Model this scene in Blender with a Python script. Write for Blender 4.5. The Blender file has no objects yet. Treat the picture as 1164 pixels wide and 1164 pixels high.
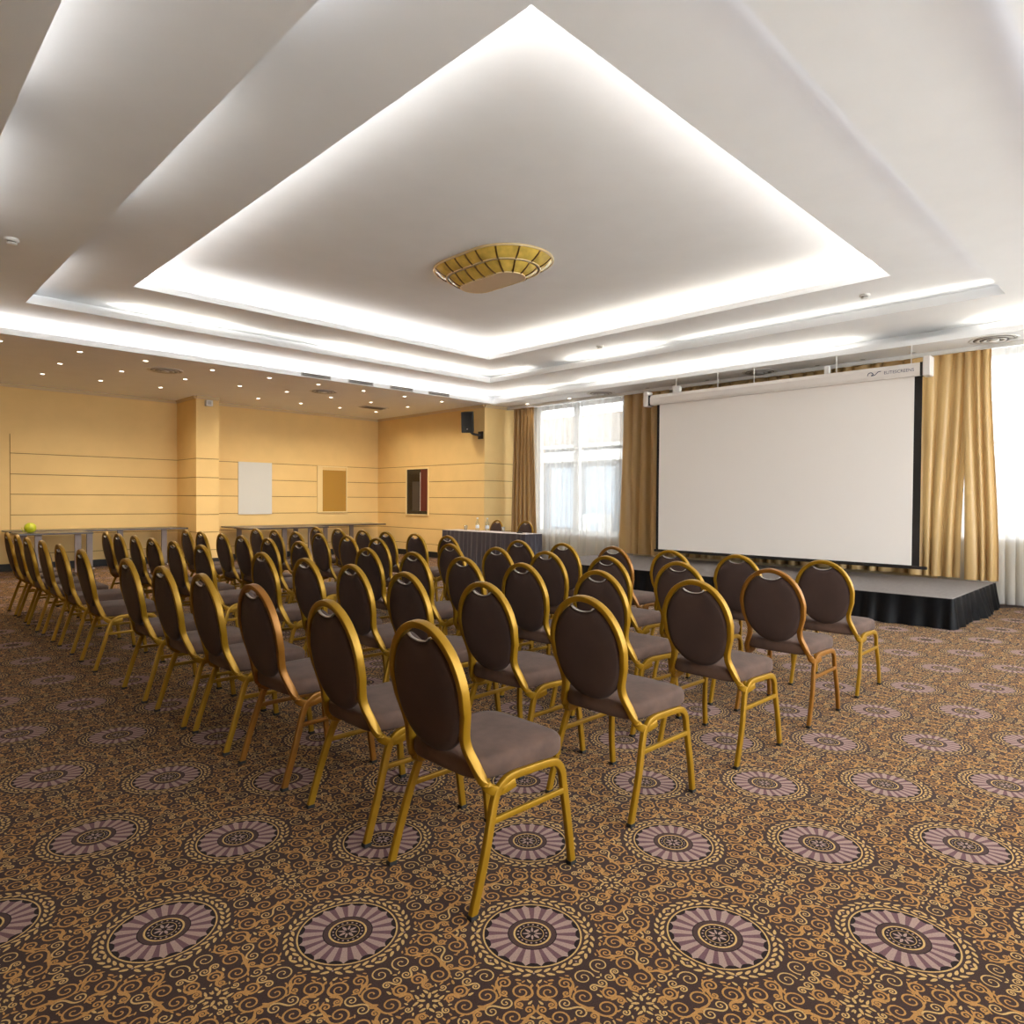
import bpy, bmesh, math, random
import numpy as np
from mathutils import Vector, Matrix
PI = math.pi
scene = bpy.context.scene
C = scene.collection
random.seed(7)

# ------------------------------------------------------------------ render look
scene.view_settings.view_transform = 'Standard'
scene.view_settings.look = 'None'
scene.view_settings.exposure = 0.44
scene.view_settings.gamma = 1.0
scene.view_settings.use_curve_mapping = False

# ------------------------------------------------------------------ materials
def srgb(r, g, b):
    f = lambda c: (c/255)/12.92 if c/255 <= .04045 else ((c/255+.055)/1.055)**2.4
    return (f(r), f(g), f(b), 1)

def mat(name, col, rough=.6, metal=0.0, noise=0.0, nscale=30, bump=0.0, bscale=200, spec=.5, sheen=0.0, coat=0.0):
    m = bpy.data.materials.new(name); m.use_nodes = True
    n = m.node_tree.nodes; l = m.node_tree.links
    b = n['Principled BSDF']
    b.inputs['Base Color'].default_value = col
    b.inputs['Roughness'].default_value = rough
    b.inputs['Metallic'].default_value = metal
    b.inputs['Specular IOR Level'].default_value = spec
    if sheen:
        b.inputs['Sheen Weight'].default_value = sheen
        b.inputs['Sheen Roughness'].default_value = .4
    if coat: b.inputs['Coat Weight'].default_value = coat
    tc = n.new('ShaderNodeTexCoord')
    if noise:
        t = n.new('ShaderNodeTexNoise'); t.inputs['Scale'].default_value = nscale
        t.inputs['Detail'].default_value = 4
        l.new(tc.outputs['Object'], t.inputs['Vector'])
        mr = n.new('ShaderNodeMapRange')
        mr.inputs[1].default_value = .3; mr.inputs[2].default_value = .7
        mr.inputs[3].default_value = 1-noise; mr.inputs[4].default_value = 1+noise
        l.new(t.outputs['Fac'], mr.inputs[0])
        mx = n.new('ShaderNodeVectorMath'); mx.operation = 'SCALE'
        mx.inputs[0].default_value = col[:3]
        l.new(mr.outputs[0], mx.inputs['Scale'])
        l.new(mx.outputs[0], b.inputs['Base Color'])
    if bump:
        t2 = n.new('ShaderNodeTexNoise'); t2.inputs['Scale'].default_value = bscale
        l.new(tc.outputs['Object'], t2.inputs['Vector'])
        bp = n.new('ShaderNodeBump'); bp.inputs['Strength'].default_value = bump
        bp.inputs['Distance'].default_value = .004
        l.new(t2.outputs['Fac'], bp.inputs['Height'])
        l.new(bp.outputs[0], b.inputs['Normal'])
    return m

def emit(name, col, s):
    m = bpy.data.materials.new(name); m.use_nodes = True
    b = m.node_tree.nodes['Principled BSDF']
    b.inputs['Base Color'].default_value = (0.8, 0.8, 0.8, 1)
    b.inputs['Emission Color'].default_value = col
    b.inputs['Emission Strength'].default_value = s
    return m

def glassy(name, tint, gloss=.08):
    m = bpy.data.materials.new(name); m.use_nodes = True
    n = m.node_tree.nodes; l = m.node_tree.links
    n.remove(n['Principled BSDF'])
    t = n.new('ShaderNodeBsdfTransparent'); t.inputs[0].default_value = tint
    g = n.new('ShaderNodeBsdfGlossy'); g.inputs['Roughness'].default_value = .03
    lw = n.new('ShaderNodeLayerWeight'); lw.inputs[0].default_value = .25
    mr = n.new('ShaderNodeMapRange'); mr.inputs[3].default_value = gloss*.5; mr.inputs[4].default_value = .5
    l.new(lw.outputs['Fresnel'], mr.inputs[0])
    mx = n.new('ShaderNodeMixShader')
    l.new(mr.outputs[0], mx.inputs[0]); l.new(t.outputs[0], mx.inputs[1]); l.new(g.outputs[0], mx.inputs[2])
    l.new(mx.outputs[0], n['Material Output'].inputs[0])
    return m

def cloth_translucent(name, col, transp, transl, rough=.8):
    m = bpy.data.materials.new(name); m.use_nodes = True
    n = m.node_tree.nodes; l = m.node_tree.links
    b = n['Principled BSDF']; b.inputs['Base Color'].default_value = col; b.inputs['Roughness'].default_value = rough
    tl = n.new('ShaderNodeBsdfTranslucent'); tl.inputs[0].default_value = col
    m1 = n.new('ShaderNodeMixShader'); m1.inputs[0].default_value = transl
    l.new(b.outputs[0], m1.inputs[1]); l.new(tl.outputs[0], m1.inputs[2])
    out = m1
    if transp:
        tp = n.new('ShaderNodeBsdfTransparent')
        # the weave closes when the cloth is seen edge-on
        lw = n.new('ShaderNodeLayerWeight'); lw.inputs[0].default_value = .5
        mr = n.new('ShaderNodeMapRange'); mr.inputs[1].default_value = 0; mr.inputs[2].default_value = 1
        mr.inputs[3].default_value = transp; mr.inputs[4].default_value = transp*.25
        l.new(lw.outputs['Facing'], mr.inputs[0])
        m2 = n.new('ShaderNodeMixShader')
        l.new(mr.outputs[0], m2.inputs[0])
        l.new(m1.outputs[0], m2.inputs[1]); l.new(tp.outputs[0], m2.inputs[2])
        out = m2
    l.new(out.outputs[0], n['Material Output'].inputs[0])
    return m

M = {}
M['ceiling'] = mat('ceiling_paint', srgb(240, 241, 243), .85, noise=.015, nscale=3)
M['wall'] = mat('ochre_wall_paint', srgb(232, 198, 134), .7, noise=.03, nscale=2.5)
M['groove'] = mat('wall_groove', srgb(150, 115, 70), .8)
M['cornice'] = mat('cornice_paint', srgb(215, 190, 150), .7)
M['black'] = mat('black_paint', srgb(22, 20, 20), .6)
M['white'] = mat('white_plastic', srgb(222, 220, 216), .4)
M['whiteframe'] = mat('white_window_frame', srgb(235, 235, 235), .4)
M['gold'] = mat('gold_painted_metal', srgb(152, 113, 16), .42, .45, noise=.06, nscale=18)
M['copper'] = mat('copper_painted_metal', srgb(138, 90, 26), .42, .45, noise=.06, nscale=18)
M['velvet'] = mat('brown_velvet', srgb(84, 62, 51), .9, noise=.34, nscale=8, sheen=.03, bump=.15, bscale=400)
M['backcloth'] = mat('brown_back_fabric', srgb(64, 45, 38), .9, noise=.12, nscale=9, sheen=.03)
M['chrome'] = mat('chrome_trim', srgb(190, 182, 175), .4, .5)
M['rubber'] = mat('black_rubber', srgb(25, 24, 24), .7)
M['drape'] = cloth_translucent('gold_satin_drape', srgb(198, 164, 110), 0, .16, .36)
M['drapedark'] = cloth_translucent('bronze_drape', srgb(168, 132, 82), 0, .06, .5)
M['sheer'] = cloth_translucent('white_sheer_voile', srgb(208, 206, 203), .36, .30)
M['screen'] = mat('screen_fabric', srgb(232, 225, 218), .9)
M['screenborder'] = mat('screen_border', srgb(28, 22, 18), .9)
M['casing'] = mat('screen_casing_paint', srgb(220, 212, 205), .45)
M['navy'] = mat('dark_blue_lettering', srgb(70, 72, 95), .5)
M['stagetop'] = mat('grey_stage_carpet', srgb(112, 104, 100), .9, noise=.12, nscale=25, bump=.2)
M['skirtblack'] = mat('black_pleated_cloth', srgb(8, 8, 11), .5, spec=.15)
M['skirtgrey'] = mat('charcoal_pleated_cloth', srgb(58, 52, 60), .6, sheen=.3)
M['tabletop'] = mat('dark_laminate_top', srgb(70, 64, 62), .3)
M['tablelinen'] = mat('pale_table_linen', srgb(190, 180, 178), .8)
M['greymetal'] = mat('grey_metal', srgb(138, 124, 118), .4, .3)
M['mirror'] = mat('mirror_silver', (.86, .86, .86, 1), .02, 1.0)
M['frame'] = mat('cream_mirror_frame', srgb(235, 208, 150), .5)
M['amber'] = mat('amber_marbled_glass', srgb(216, 184, 88), .25, 0, noise=.22, nscale=9, coat=.5)
M['brass'] = mat('pale_brass', srgb(228, 206, 160), .3, .6)
M['bronze'] = mat('bronze_rib', srgb(110, 82, 35), .4, .4)
M['diffuser'] = mat('frosted_plate', srgb(205, 180, 150), .4)
M['grille'] = mat('speaker_grille', srgb(18, 18, 20), .6, noise=.2, nscale=200)
M['clear'] = glassy('clear_glass', (.93, .96, .97, 1), .15)
M['pane'] = glassy('window_glass', (.97, .98, .98, 1), .04)
M['label'] = mat('bottle_label', srgb(225, 228, 232), .5)
M['green'] = mat('yellow_green_glaze', srgb(186, 192, 40), .3)
M['lamp'] = emit('downlight_glow', (1, .88, .70, 1), 8)
M['lampoff'] = mat('downlight_reflector', srgb(120, 115, 112), .3, .5)
M['slot'] = mat('vent_dark', srgb(110, 104, 98), .6)
M['ventgrey'] = mat('vent_grey', srgb(190, 186, 182), .5)
M['darkwall'] = mat('dark_panel', srgb(66, 58, 52), .5)
M['redwood'] = mat('dark_red_door', srgb(92, 28, 26), .4)
M['facade'] = mat('grey_facade', srgb(72, 80, 88), .8, noise=.05, nscale=1)
M['facadepale'] = mat('beige_facade', srgb(120, 112, 104), .8, noise=.04, nscale=1)
M['facadewhite'] = mat('white_band', srgb(150, 150, 148), .7)
M['facadeglass'] = mat('facade_glazing', srgb(95, 110, 124), .15)
M['bounce_ground'] = mat('bounce_ground', srgb(190, 188, 184), .9)  # outdoor ground, lightened to bounce daylight up to the window-side ceiling
# carpet
M['c_base'] = mat('carpet_brown', srgb(62, 45, 40), .98, noise=.28, nscale=260, bump=.5, bscale=500, spec=.1, sheen=.05)
M['c_gold'] = mat('carpet_gold', srgb(188, 152, 98), .98, noise=.22, nscale=260, bump=.5, bscale=500, spec=.1, sheen=.05)
M['c_orange'] = mat('carpet_orange', srgb(170, 125, 72), .98, noise=.22, nscale=260, bump=.5, bscale=500, spec=.1, sheen=.05)
M['c_mauve'] = mat('carpet_mauve', srgb(154, 128, 118), .98, noise=.16, nscale=260, bump=.5, bscale=500, spec=.1, sheen=.05)
M['c_plum'] = mat('carpet_plum', srgb(104, 74, 78), .98, noise=.18, nscale=260, bump=.5, bscale=500, spec=.1, sheen=.05)
M['c_dark'] = mat('carpet_dark', srgb(34, 22, 22), .98, noise=.2, nscale=260, bump=.5, bscale=500, spec=.1, sheen=.05)
M['c_mid'] = mat('carpet_taupe', srgb(72, 52, 48), .98, noise=.2, nscale=260, bump=.5, bscale=500, spec=.1, sheen=.05)

# ------------------------------------------------------------------ mesh helpers
def link(name, me, m, parent=None, smooth=False):
    o = bpy.data.objects.new(name, me); C.objects.link(o)
    if m is not None:
        for k in (m if isinstance(m, (list, tuple)) else [m]): me.materials.append(k)
    if smooth:
        me.polygons.foreach_set('use_smooth', [True]*len(me.polygons))
    if smooth == 'edges': me.set_sharp_from_angle(angle=math.radians(32))
    if parent: o.parent = parent
    return o

def obj(name, bm, m, parent=None, smooth=False):
    me = bpy.data.meshes.new(name); bm.normal_update(); bm.to_mesh(me); bm.free()
    return link(name, me, m, parent, smooth)

def tag(o, label=None, cat=None, group=None, kind=None):
    if label: o['label'] = label
    if cat: o['category'] = cat
    if group: o['group'] = group
    if kind: o['kind'] = kind
    return o

def empty(name, loc, rz=0):
    o = bpy.data.objects.new(name, None); C.objects.link(o)
    o.location = loc; o.rotation_euler = (0, 0, rz); o.empty_display_size = .1
    return o

def box(bm, x0, x1, y0, y1, z0, z1, mi=0):
    v = [bm.verts.new((x, y, z)) for x in (x0, x1) for y in (y0, y1) for z in (z0, z1)]
    for f in ((0,1,3,2),(4,6,7,5),(0,4,5,1),(2,3,7,6),(0,2,6,4),(1,5,7,3)):
        fc = bm.faces.new([v[i] for i in f]); fc.material_index = mi

def newbox(x0, x1, y0, y1, z0, z1, bev=0, seg=2):
    bm = bmesh.new(); box(bm, x0, x1, y0, y1, z0, z1)
    bmesh.ops.recalc_face_normals(bm, faces=bm.faces)
    if bev: bmesh.ops.bevel(bm, geom=list(bm.edges), offset=bev, segments=seg, affect='EDGES', profile=.5)
    return bm

def cyl(bm, c, r0, r1, h, n=24, cap=True, axis='Z'):
    a = []; b = []
    for i in range(n):
        t = 2*PI*i/n; cs, sn = math.cos(t), math.sin(t)
        def P(r, k):
            if axis == 'Z': return (c[0]+r*cs, c[1]+r*sn, c[2]+k)
            if axis == 'X': return (c[0]+k, c[1]+r*cs, c[2]+r*sn)
            return (c[0]+r*cs, c[1]+k, c[2]+r*sn)
        a.append(bm.verts.new(P(r0, 0))); b.append(bm.verts.new(P(r1, h)))
    for i in range(n):
        j = (i+1) % n; bm.faces.new((a[i], a[j], b[j], b[i]))
    if cap:
        bm.faces.new(a[::-1]); bm.faces.new(b)

def lathe(bm, prof, c=(0,0,0), n=20):
    rings = []
    for r, z in prof:
        if r < 1e-5: rings.append([bm.verts.new((c[0], c[1], c[2]+z))])
        else: rings.append([bm.verts.new((c[0]+r*math.cos(2*PI*i/n), c[1]+r*math.sin(2*PI*i/n), c[2]+z)) for i in range(n)])
    for a, b in zip(rings, rings[1:]):
        for i in range(n):
            j = (i+1) % n
            if len(a) == 1 and len(b) == 1: continue
            if len(a) == 1: bm.faces.new((a[0], b[j], b[i]))
            elif len(b) == 1: bm.faces.new((a[i], a[j], b[0]))
            else: bm.faces.new((a[i], a[j], b[j], b[i]))

def sweep(bm, pts, ref, w, d, closed=False, refs=None, caps=True):
    """rounded rectangular tube: d along ref, w across"""
    prof = []
    for sx, sy in ((1,1),(-1,1),(-1,-1),(1,-1)):
        cx, cy = sx*(w/2), sy*(d/2); k = .22*min(w, d)
        if sx*sy > 0: prof += [(cx, cy-sy*k), (cx-sx*k*.3, cy-sy*k*.3), (cx-sx*k, cy)]
        else: prof += [(cx-sx*k, cy), (cx-sx*k*.3, cy-sy*k*.3), (cx, cy-sy*k)]
    P = [Vector(p) for p in pts]; n = len(P); rings = []
    for i, p in enumerate(P):
        if closed: t = P[(i+1) % n]-P[i-1]
        else: t = P[min(i+1, n-1)]-P[max(i-1, 0)]
        t.normalize()
        r = Vector(refs[i] if refs else ref); r = (r-t*r.dot(t)).normalized()
        s = t.cross(r)
        rings.append([bm.verts.new(p+s*a+r*b) for a, b in prof])
    m = len(prof)
    rng = range(n) if closed else range(n-1)
    for i in rng:
        a, b = rings[i], rings[(i+1) % n]
        for j in range(m):
            k = (j+1) % m; bm.faces.new((a[j], a[k], b[k], b[j]))
    if not closed and caps:
        bm.faces.new(rings[0][::-1]); bm.faces.new(rings[-1])

def smooth_path(pts, n=8):
    """Catmull-Rom"""
    P = [Vector(p) for p in pts]; P = [P[0]*2-P[1]]+P+[P[-1]*2-P[-2]]; out = []
    for i in range(1, len(P)-2):
        for k in range(n):
            t = k/n; a, b, c, d = P[i-1], P[i], P[i+1], P[i+2]
            out.append(.5*((2*b)+(c-a)*t+(2*a-5*b+4*c-d)*t*t+(3*b-a-3*c+d)*t**3))
    out.append(P[-2]); return out

def fix(bm): bmesh.ops.recalc_face_normals(bm, faces=bm.faces); return bm

# ------------------------------------------------------------------ camera
cam = bpy.data.cameras.new('camera'); co = bpy.data.objects.new('camera', cam); C.objects.link(co)
H = 1.35
f_, yaw, pit, rol = 770.636, math.radians(45.169), math.radians(-.9956), math.radians(.3763)
fw = Vector((math.cos(yaw)*math.cos(pit), math.sin(yaw)*math.cos(pit), math.sin(pit)))
rt = Vector((math.sin(yaw), -math.cos(yaw), 0)); up = rt.cross(fw)
r2 = math.cos(rol)*rt+math.sin(rol)*up; u2 = -math.sin(rol)*rt+math.cos(rol)*up
mw = Matrix((r2, u2, -fw)).transposed().to_4x4(); mw.translation = Vector((0, 0, H))
co.matrix_world = mw
cam.sensor_width = 36; cam.lens = 36*f_/1164; cam.clip_start = .05; cam.clip_end = 200
scene.camera = co

# ------------------------------------------------------------------ carpet floor
AX, AY = .405, .4088; OX, OY = .713, .613       # medallion at (OX,OY); snowflake one step along
class PM:                                        # polygon soup
    def __init__(s): s.v = []; s.f = []; s.m = []
    def poly(s, pts, z, m):
        i = len(s.v); s.v += [(x, y, z) for x, y in pts]; s.f.append(list(range(i, i+len(pts)))); s.m.append(m)
    def strip(s, L, R, z, m):
        i = len(s.v); n = len(L)
        for a, b in zip(L, R): s.v.append((a[0], a[1], z)); s.v.append((b[0], b[1], z))
        for k in range(n-1): s.f.append([i+2*k, i+2*k+1, i+2*k+3, i+2*k+2]); s.m.append(m)
def pol(r, t): return (r*math.cos(t), r*math.sin(t))
BASE, GOLD, ORG, MAUVE, PLUM, DARK, MID = range(7)
def leaf(pm, x, y, a, L, W, z, m, n):
    if n <= 2:
        p = [(L/2, 0), (0, W/2), (-L/2, 0), (0, -W/2)]
    else:
        p = [(L/2*math.cos(2*PI*k/n), W/2*math.sin(2*PI*k/n)*(1-.3*math.cos(2*PI*k/n))) for k in range(n)]
    ca, sa = math.cos(a), math.sin(a)
    pm.poly([(x+px*ca-py*sa, y+px*sa+py*ca) for px, py in p], z, m)
def ring(pm, r0, r1, z, m, n):
    t = [2*PI*k/n for k in range(n+1)]
    pm.strip([pol(r0, a) for a in t], [pol(r1, a) for a in t], z, m)
def disc(pm, r, z, m, n, c=(0,0)): pm.poly([(c[0]+r*math.cos(2*PI*k/n), c[1]+r*math.sin(2*PI*k/n)) for k in range(n)], z, m)
def medallion(lod):
    pm = PM(); n = (64, 36, 20)[lod]
    disc(pm, .1535, .0003, DARK, n)
    ring(pm, .1490, .1540, .0004, GOLD, n)
    NS = 20; q = (6, 3, 2)[lod]; pts = []
    for s in range(NS):
        for k in range(q):
            u = k/q; pts.append(pol(.1478-.0155*math.sin(PI*u)**.8, 2*PI*(s+u)/NS))
    i = len(pm.v); pm.v.append((0, 0, .0005)); pm.v += [(x, y, .0005) for x, y in pts]
    for k in range(len(pts)): pm.f.append([i, i+1+k, i+1+(k+1) % len(pts)]); pm.m.append(MAUVE)
    for s in range(NS):
        a = 2*PI*s/NS; w = 2*PI/NS
        pm.poly([pol(.07, a+w*.22), pol(.135, a+w*.24), pol(.1345, a+w*.5), pol(.137, a+w*.70), pol(.07, a+w*.62)], .0007, PLUM)
    disc(pm, .0765, .0009, DARK, n); ring(pm, .059, .0735, .0011, MID, n)
    ring(pm, .0525, .0585, .0011, GOLD, n)
    if lod < 2:
        for k in range(18): disc(pm, .0034, .0011, MAUVE, 6 if lod == 0 else 4, pol(.0445, 2*PI*k/18))
        ring(pm, .0345, .0365, .0011, GOLD, n//2)
        for k in range(8): leaf(pm, *pol(.019, PI/4*k), PI/4*k, .024, .007 if k % 2 else .010, .0011, MAUVE, 6)
    else:
        disc(pm, .03, .0011, MID, 8)
    nl = 40; sg = (8, 4, 2)[lod]
    for k in range(nl):                           # laurel wreath, direction flips at four beads
        a = 2*PI*(k+.5)/nl; sgn = 1 if (int(a/(PI/4)) % 2) else -1
        leaf(pm, *pol(.1675, a), a+PI/2*sgn+.42*sgn*(1), .0265, .0100, .0007, GOLD, sg)
        leaf(pm, *pol(.1865, a+.03*sgn), a+PI/2*sgn-.42*sgn, .0265, .0100, .0007, GOLD, sg)
    for k in range(8):
        disc(pm, .0035, .0007, MAUVE, 5, pol(.177, PI/4*k))
    return pm
def snowflake(lod):
    pm = PM(); sg = (7, 4, 2)[lod]
    for k in range(4):
        a = PI/4+PI/2*k
        leaf(pm, *pol(.020, a), a, .024, .009, .0007, GOLD, sg)
        for s in (-1, 1):
            leaf(pm, *pol(.036, a+s*.36), a+s*.9, .022, .008, .0007, GOLD, sg)
            leaf(pm, *pol(.027, a+s*.7), a+s*.55, .016, .006, .0007, GOLD, sg)
    return pm
# scrollwork in the triangle medallion (0,0) - snowflake (a,0) - medallion (a,a); packed once, used mirrored
A = .407
rs = random.Random(11)
circs = []
def okc(x, y, r):
    if y-r*.98 < 0 or x+r*.98 > A or (x-y)/math.sqrt(2) < r*.98: return False
    if math.hypot(x, y) < .201+r or math.hypot(x-A, y-A) < .201+r or math.hypot(x-A, y) < .045+r: return False
    for cx, cy, cr in circs:
        if math.hypot(x-cx, y-cy) < (r+cr)*1.03: return False
    return True
for r, tries in ((.033, 1500), (.028, 2500), (.0235, 4000), (.0195, 6000), (.016, 8000), (.0125, 9000), (.0085, 9000), (.006, 9000)):
    for _ in range(tries):
        x = rs.uniform(0, A); y = rs.uniform(0, x)
        if okc(x, y, r): circs.append((x, y, r))
big = [c for c in circs if c[2] > .012]; small = [c for c in circs if c[2] <= .012]
spir = []; stems = []; done = set()
pairs = sorted((math.hypot(big[i][0]-big[j][0], big[i][1]-big[j][1])-big[i][2]-big[j][2], i, j) for i in range(len(big)) for j in range(i))
for d_, i, j in pairs:
    if d_ > .02 or i in done or j in done: continue
    done |= {i, j}; (x0, y0, r0), (x1, y1, r1) = big[i], big[j]
    a = math.atan2(y1-y0, x1-x0); sgn = rs.choice((-1, 1)); an = a+sgn*PI/2
    S = rs.random() < .6
    p0 = (x0+r0*.93*math.cos(an), y0+r0*.93*math.sin(an)); k1 = -1 if S else 1
    p1 = (x1+k1*r1*.93*math.cos(an), y1+k1*r1*.93*math.sin(an))
    L_ = math.hypot(p1[0]-p0[0], p1[1]-p0[1])*.45; dx, dy = math.cos(a)*L_, math.sin(a)*L_
    big_ = max(r0, r1) > .022
    stems.append((p0, (p0[0]+dx, p0[1]+dy), (p1[0]-dx, p1[1]-dy), p1, big_))
    spir.append((x0, y0, r0, an, sgn, big_)); spir.append((x1, y1, r1, an if not S else an+PI, sgn if S else -sgn, big_))
for i, (x, y, r) in enumerate(big):
    if i not in done: spir.append((x, y, r, rs.uniform(0, 2*PI), rs.choice((-1, 1)), False))
def ribbon(pm, pts, ws, z, m):
    L = []; R = []; n = len(pts)
    for k in range(n):
        a = pts[max(k-1, 0)]; b = pts[min(k+1, n-1)]; dx, dy = b[0]-a[0], b[1]-a[1]; d = math.hypot(dx, dy) or 1; w = ws[k]/2
        L.append((pts[k][0]-dy/d*w, pts[k][1]+dx/d*w)); R.append((pts[k][0]+dy/d*w, pts[k][1]-dx/d*w))
    pm.strip(R, L, z, m)
def scrolls(lod):
    pm = PM(); W = (.0048, .0050, .0056)[lod]
    for x, y, r, t0, hd, bg_ in spir:
        n = ((28, 14, 9) if r > .02 else (20, 10, 7))[lod]
        turns = 1.55 if r > .022 else 1.3; m = ORG if bg_ else GOLD; pts = []; ws = []
        for k in range(n+1):
            u = k/n; a = t0+hd*2*PI*turns*u; rr = r*.93*(1-u*.90)**.9
            pts.append((x+rr*math.cos(a), y+rr*math.sin(a)))
            ws.append(W*((1.35 if bg_ else 1)*(1-.45*u)))
        ribbon(pm, pts, ws, .0006, m)
        if lod < 2: disc(pm, W*.62, .0007, m, 6, pts[-1])
        if bg_:
            for u in (.12, .3) if lod < 2 else (.2,):
                a = t0+hd*2*PI*u
                leaf(pm, x+r*1.02*math.cos(a), y+r*1.02*math.sin(a), a+hd*.9, .017, .006, .00065, ORG, (6, 4, 2)[lod])
    for p0, c0, c1, p1, bg_ in stems:
        n = (10, 6, 3)[lod]; pts = []; ws = []
        for k in range(n+1):
            u = k/n; q = [(1-u)**3*p0[i]+3*u*(1-u)**2*c0[i]+3*u*u*(1-u)*c1[i]+u**3*p1[i] for i in (0, 1)]
            pts.append(q); ws.append(W*((1.35 if bg_ else 1)+(.9 if bg_ else .3)*math.sin(PI*u)))
        ribbon(pm, pts, ws, .0006, ORG if bg_ else GOLD)
        if bg_:
            a = math.atan2(p1[1]-p0[1], p1[0]-p0[0]); mx_, my_ = (p0[0]+p1[0])/2, (p0[1]+p1[1])/2
            leaf(pm, mx_+.006*math.cos(a+1.5), my_+.006*math.sin(a+1.5), a+.7, .022, .008, .00065, ORG, (6, 4, 2)[lod])
            leaf(pm, mx_+.006*math.cos(a-1.5), my_+.006*math.sin(a-1.5), a-2.4, .022, .008, .00065, ORG, (6, 4, 2)[lod])
    rl = random.Random(5)
    for x, y, r in small:
        t0 = rl.uniform(0, PI)
        if lod == 2 and r < .008: continue
        leaf(pm, x, y, t0, r*2.3, r*.95, .0006, GOLD if rl.random() < .6 else ORG, (6, 4, 2)[lod])
    return pm

def to_np(pm):
    v = np.array(pm.v, dtype=np.float64); ls = np.array([len(f) for f in pm.f]); idx = np.concatenate([np.array(f) for f in pm.f])
    return v, ls, idx, np.array(pm.m)
def merge(pms):
    vs, lss, ids, ms, off = [], [], [], [], 0
    for v, ls, idx, m in pms:
        vs.append(v); lss.append(ls); ids.append(idx+off); ms.append(m); off += len(v)
    return np.concatenate(vs), np.concatenate(lss), np.concatenate(ids), np.concatenate(ms)
def flipped(t):      # reverse winding
    v, ls, idx, m = t; out = np.empty_like(idx); s = 0
    starts = np.concatenate([[0], np.cumsum(ls)[:-1]])
    pos = np.arange(len(idx)); st = np.repeat(starts, ls); ln = np.repeat(ls, ls)
    out = idx[st+ln-1-(pos-st)]
    return v, ls, out, m
KX, KY = AX/A, AY/A
quad = []
for lod in range(3):
    s = to_np(scrolls(lod)); v = s[0].copy(); v[:, [0, 1]] = v[:, [1, 0]]
    q = merge([s, flipped((v, s[1], s[2], s[3]))])
    v = q[0].copy(); v[:, 0] *= KX; v[:, 1] *= KY; quad.append((v, q[1], q[2], q[3]))
MED = [to_np(medallion(l)) for l in range(3)]; SNO = [to_np(snowflake(l)) for l in range(3)]
FX0, FX1, FY0, FY1 = -1.2, 11.0, -1.2, 15.2
def inroom(x, y): return FX0 < x < FX1 and FY0 < y < FY1 and not (x > 9.88 and y > 10.79)
parts = []
i0, i1 = int((FX0-OX)/AX)-1, int((FX1-OX)/AX)+1
j0, j1 = int((FY0-OY)/AY)-1, int((FY1-OY)/AY)+1
for i in range(i0, i1+1):
    for j in range(j0, j1+1):
        x, y = OX+i*AX, OY+j*AY
        d = math.hypot(x, y); ahead = x+y > .6
        lod = (0 if d < 4.2 else 1 if d < 7.5 else 2) if ahead else 2
        if inroom(x-.19, y-.19) and inroom(x+.19, y+.19):
            t = (MED if (i+j) % 2 == 0 else SNO)[lod]; v = t[0].copy(); v[:, 0] += x; v[:, 1] += y
            parts.append((v, t[1], t[2], t[3]))
        # square between lattice points (i,j)-(i+1,j+1)
        if inroom(x, y) and inroom(x+AX, y+AY) and inroom(x+AX, y):
            t = quad[lod]; v = t[0].copy()
            if (i+j) % 2 == 0: v[:, 0] += x; v[:, 1] += y; tt = t
            else: v[:, 0] = x+AX-v[:, 0]; v[:, 1] += y; tt = flipped(t)
            parts.append((v, tt[1], tt[2], tt[3]))
bv = np.array([(FX0, FY0, 0), (FX1, FY0, 0), (FX1, FY1, 0), (FX0, FY1, 0)], float)
parts.insert(0, (bv, np.array([4]), np.array([0, 1, 2, 3]), np.array([0])))
v, ls, idx, mi = merge(parts)
me = bpy.data.meshes.new('floor')
me.vertices.add(len(v)); me.vertices.foreach_set('co', v.ravel())
me.loops.add(len(idx)); me.loops.foreach_set('vertex_index', idx.astype(np.int32))
me.polygons.add(len(ls)); me.polygons.foreach_set('loop_start', np.concatenate([[0], np.cumsum(ls)[:-1]]).astype(np.int32))
me.polygons.foreach_set('loop_total', ls.astype(np.int32))
for k in ('c_base', 'c_gold', 'c_orange', 'c_mauve', 'c_plum', 'c_dark', 'c_mid'): me.materials.append(M[k])
me.polygons.foreach_set('material_index', mi.astype(np.int32))
me.update(calc_edges=True)
print('floor verts', len(v))
fl = bpy.data.objects.new('floor', me); C.objects.link(fl); tag(fl, kind='structure')

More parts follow.
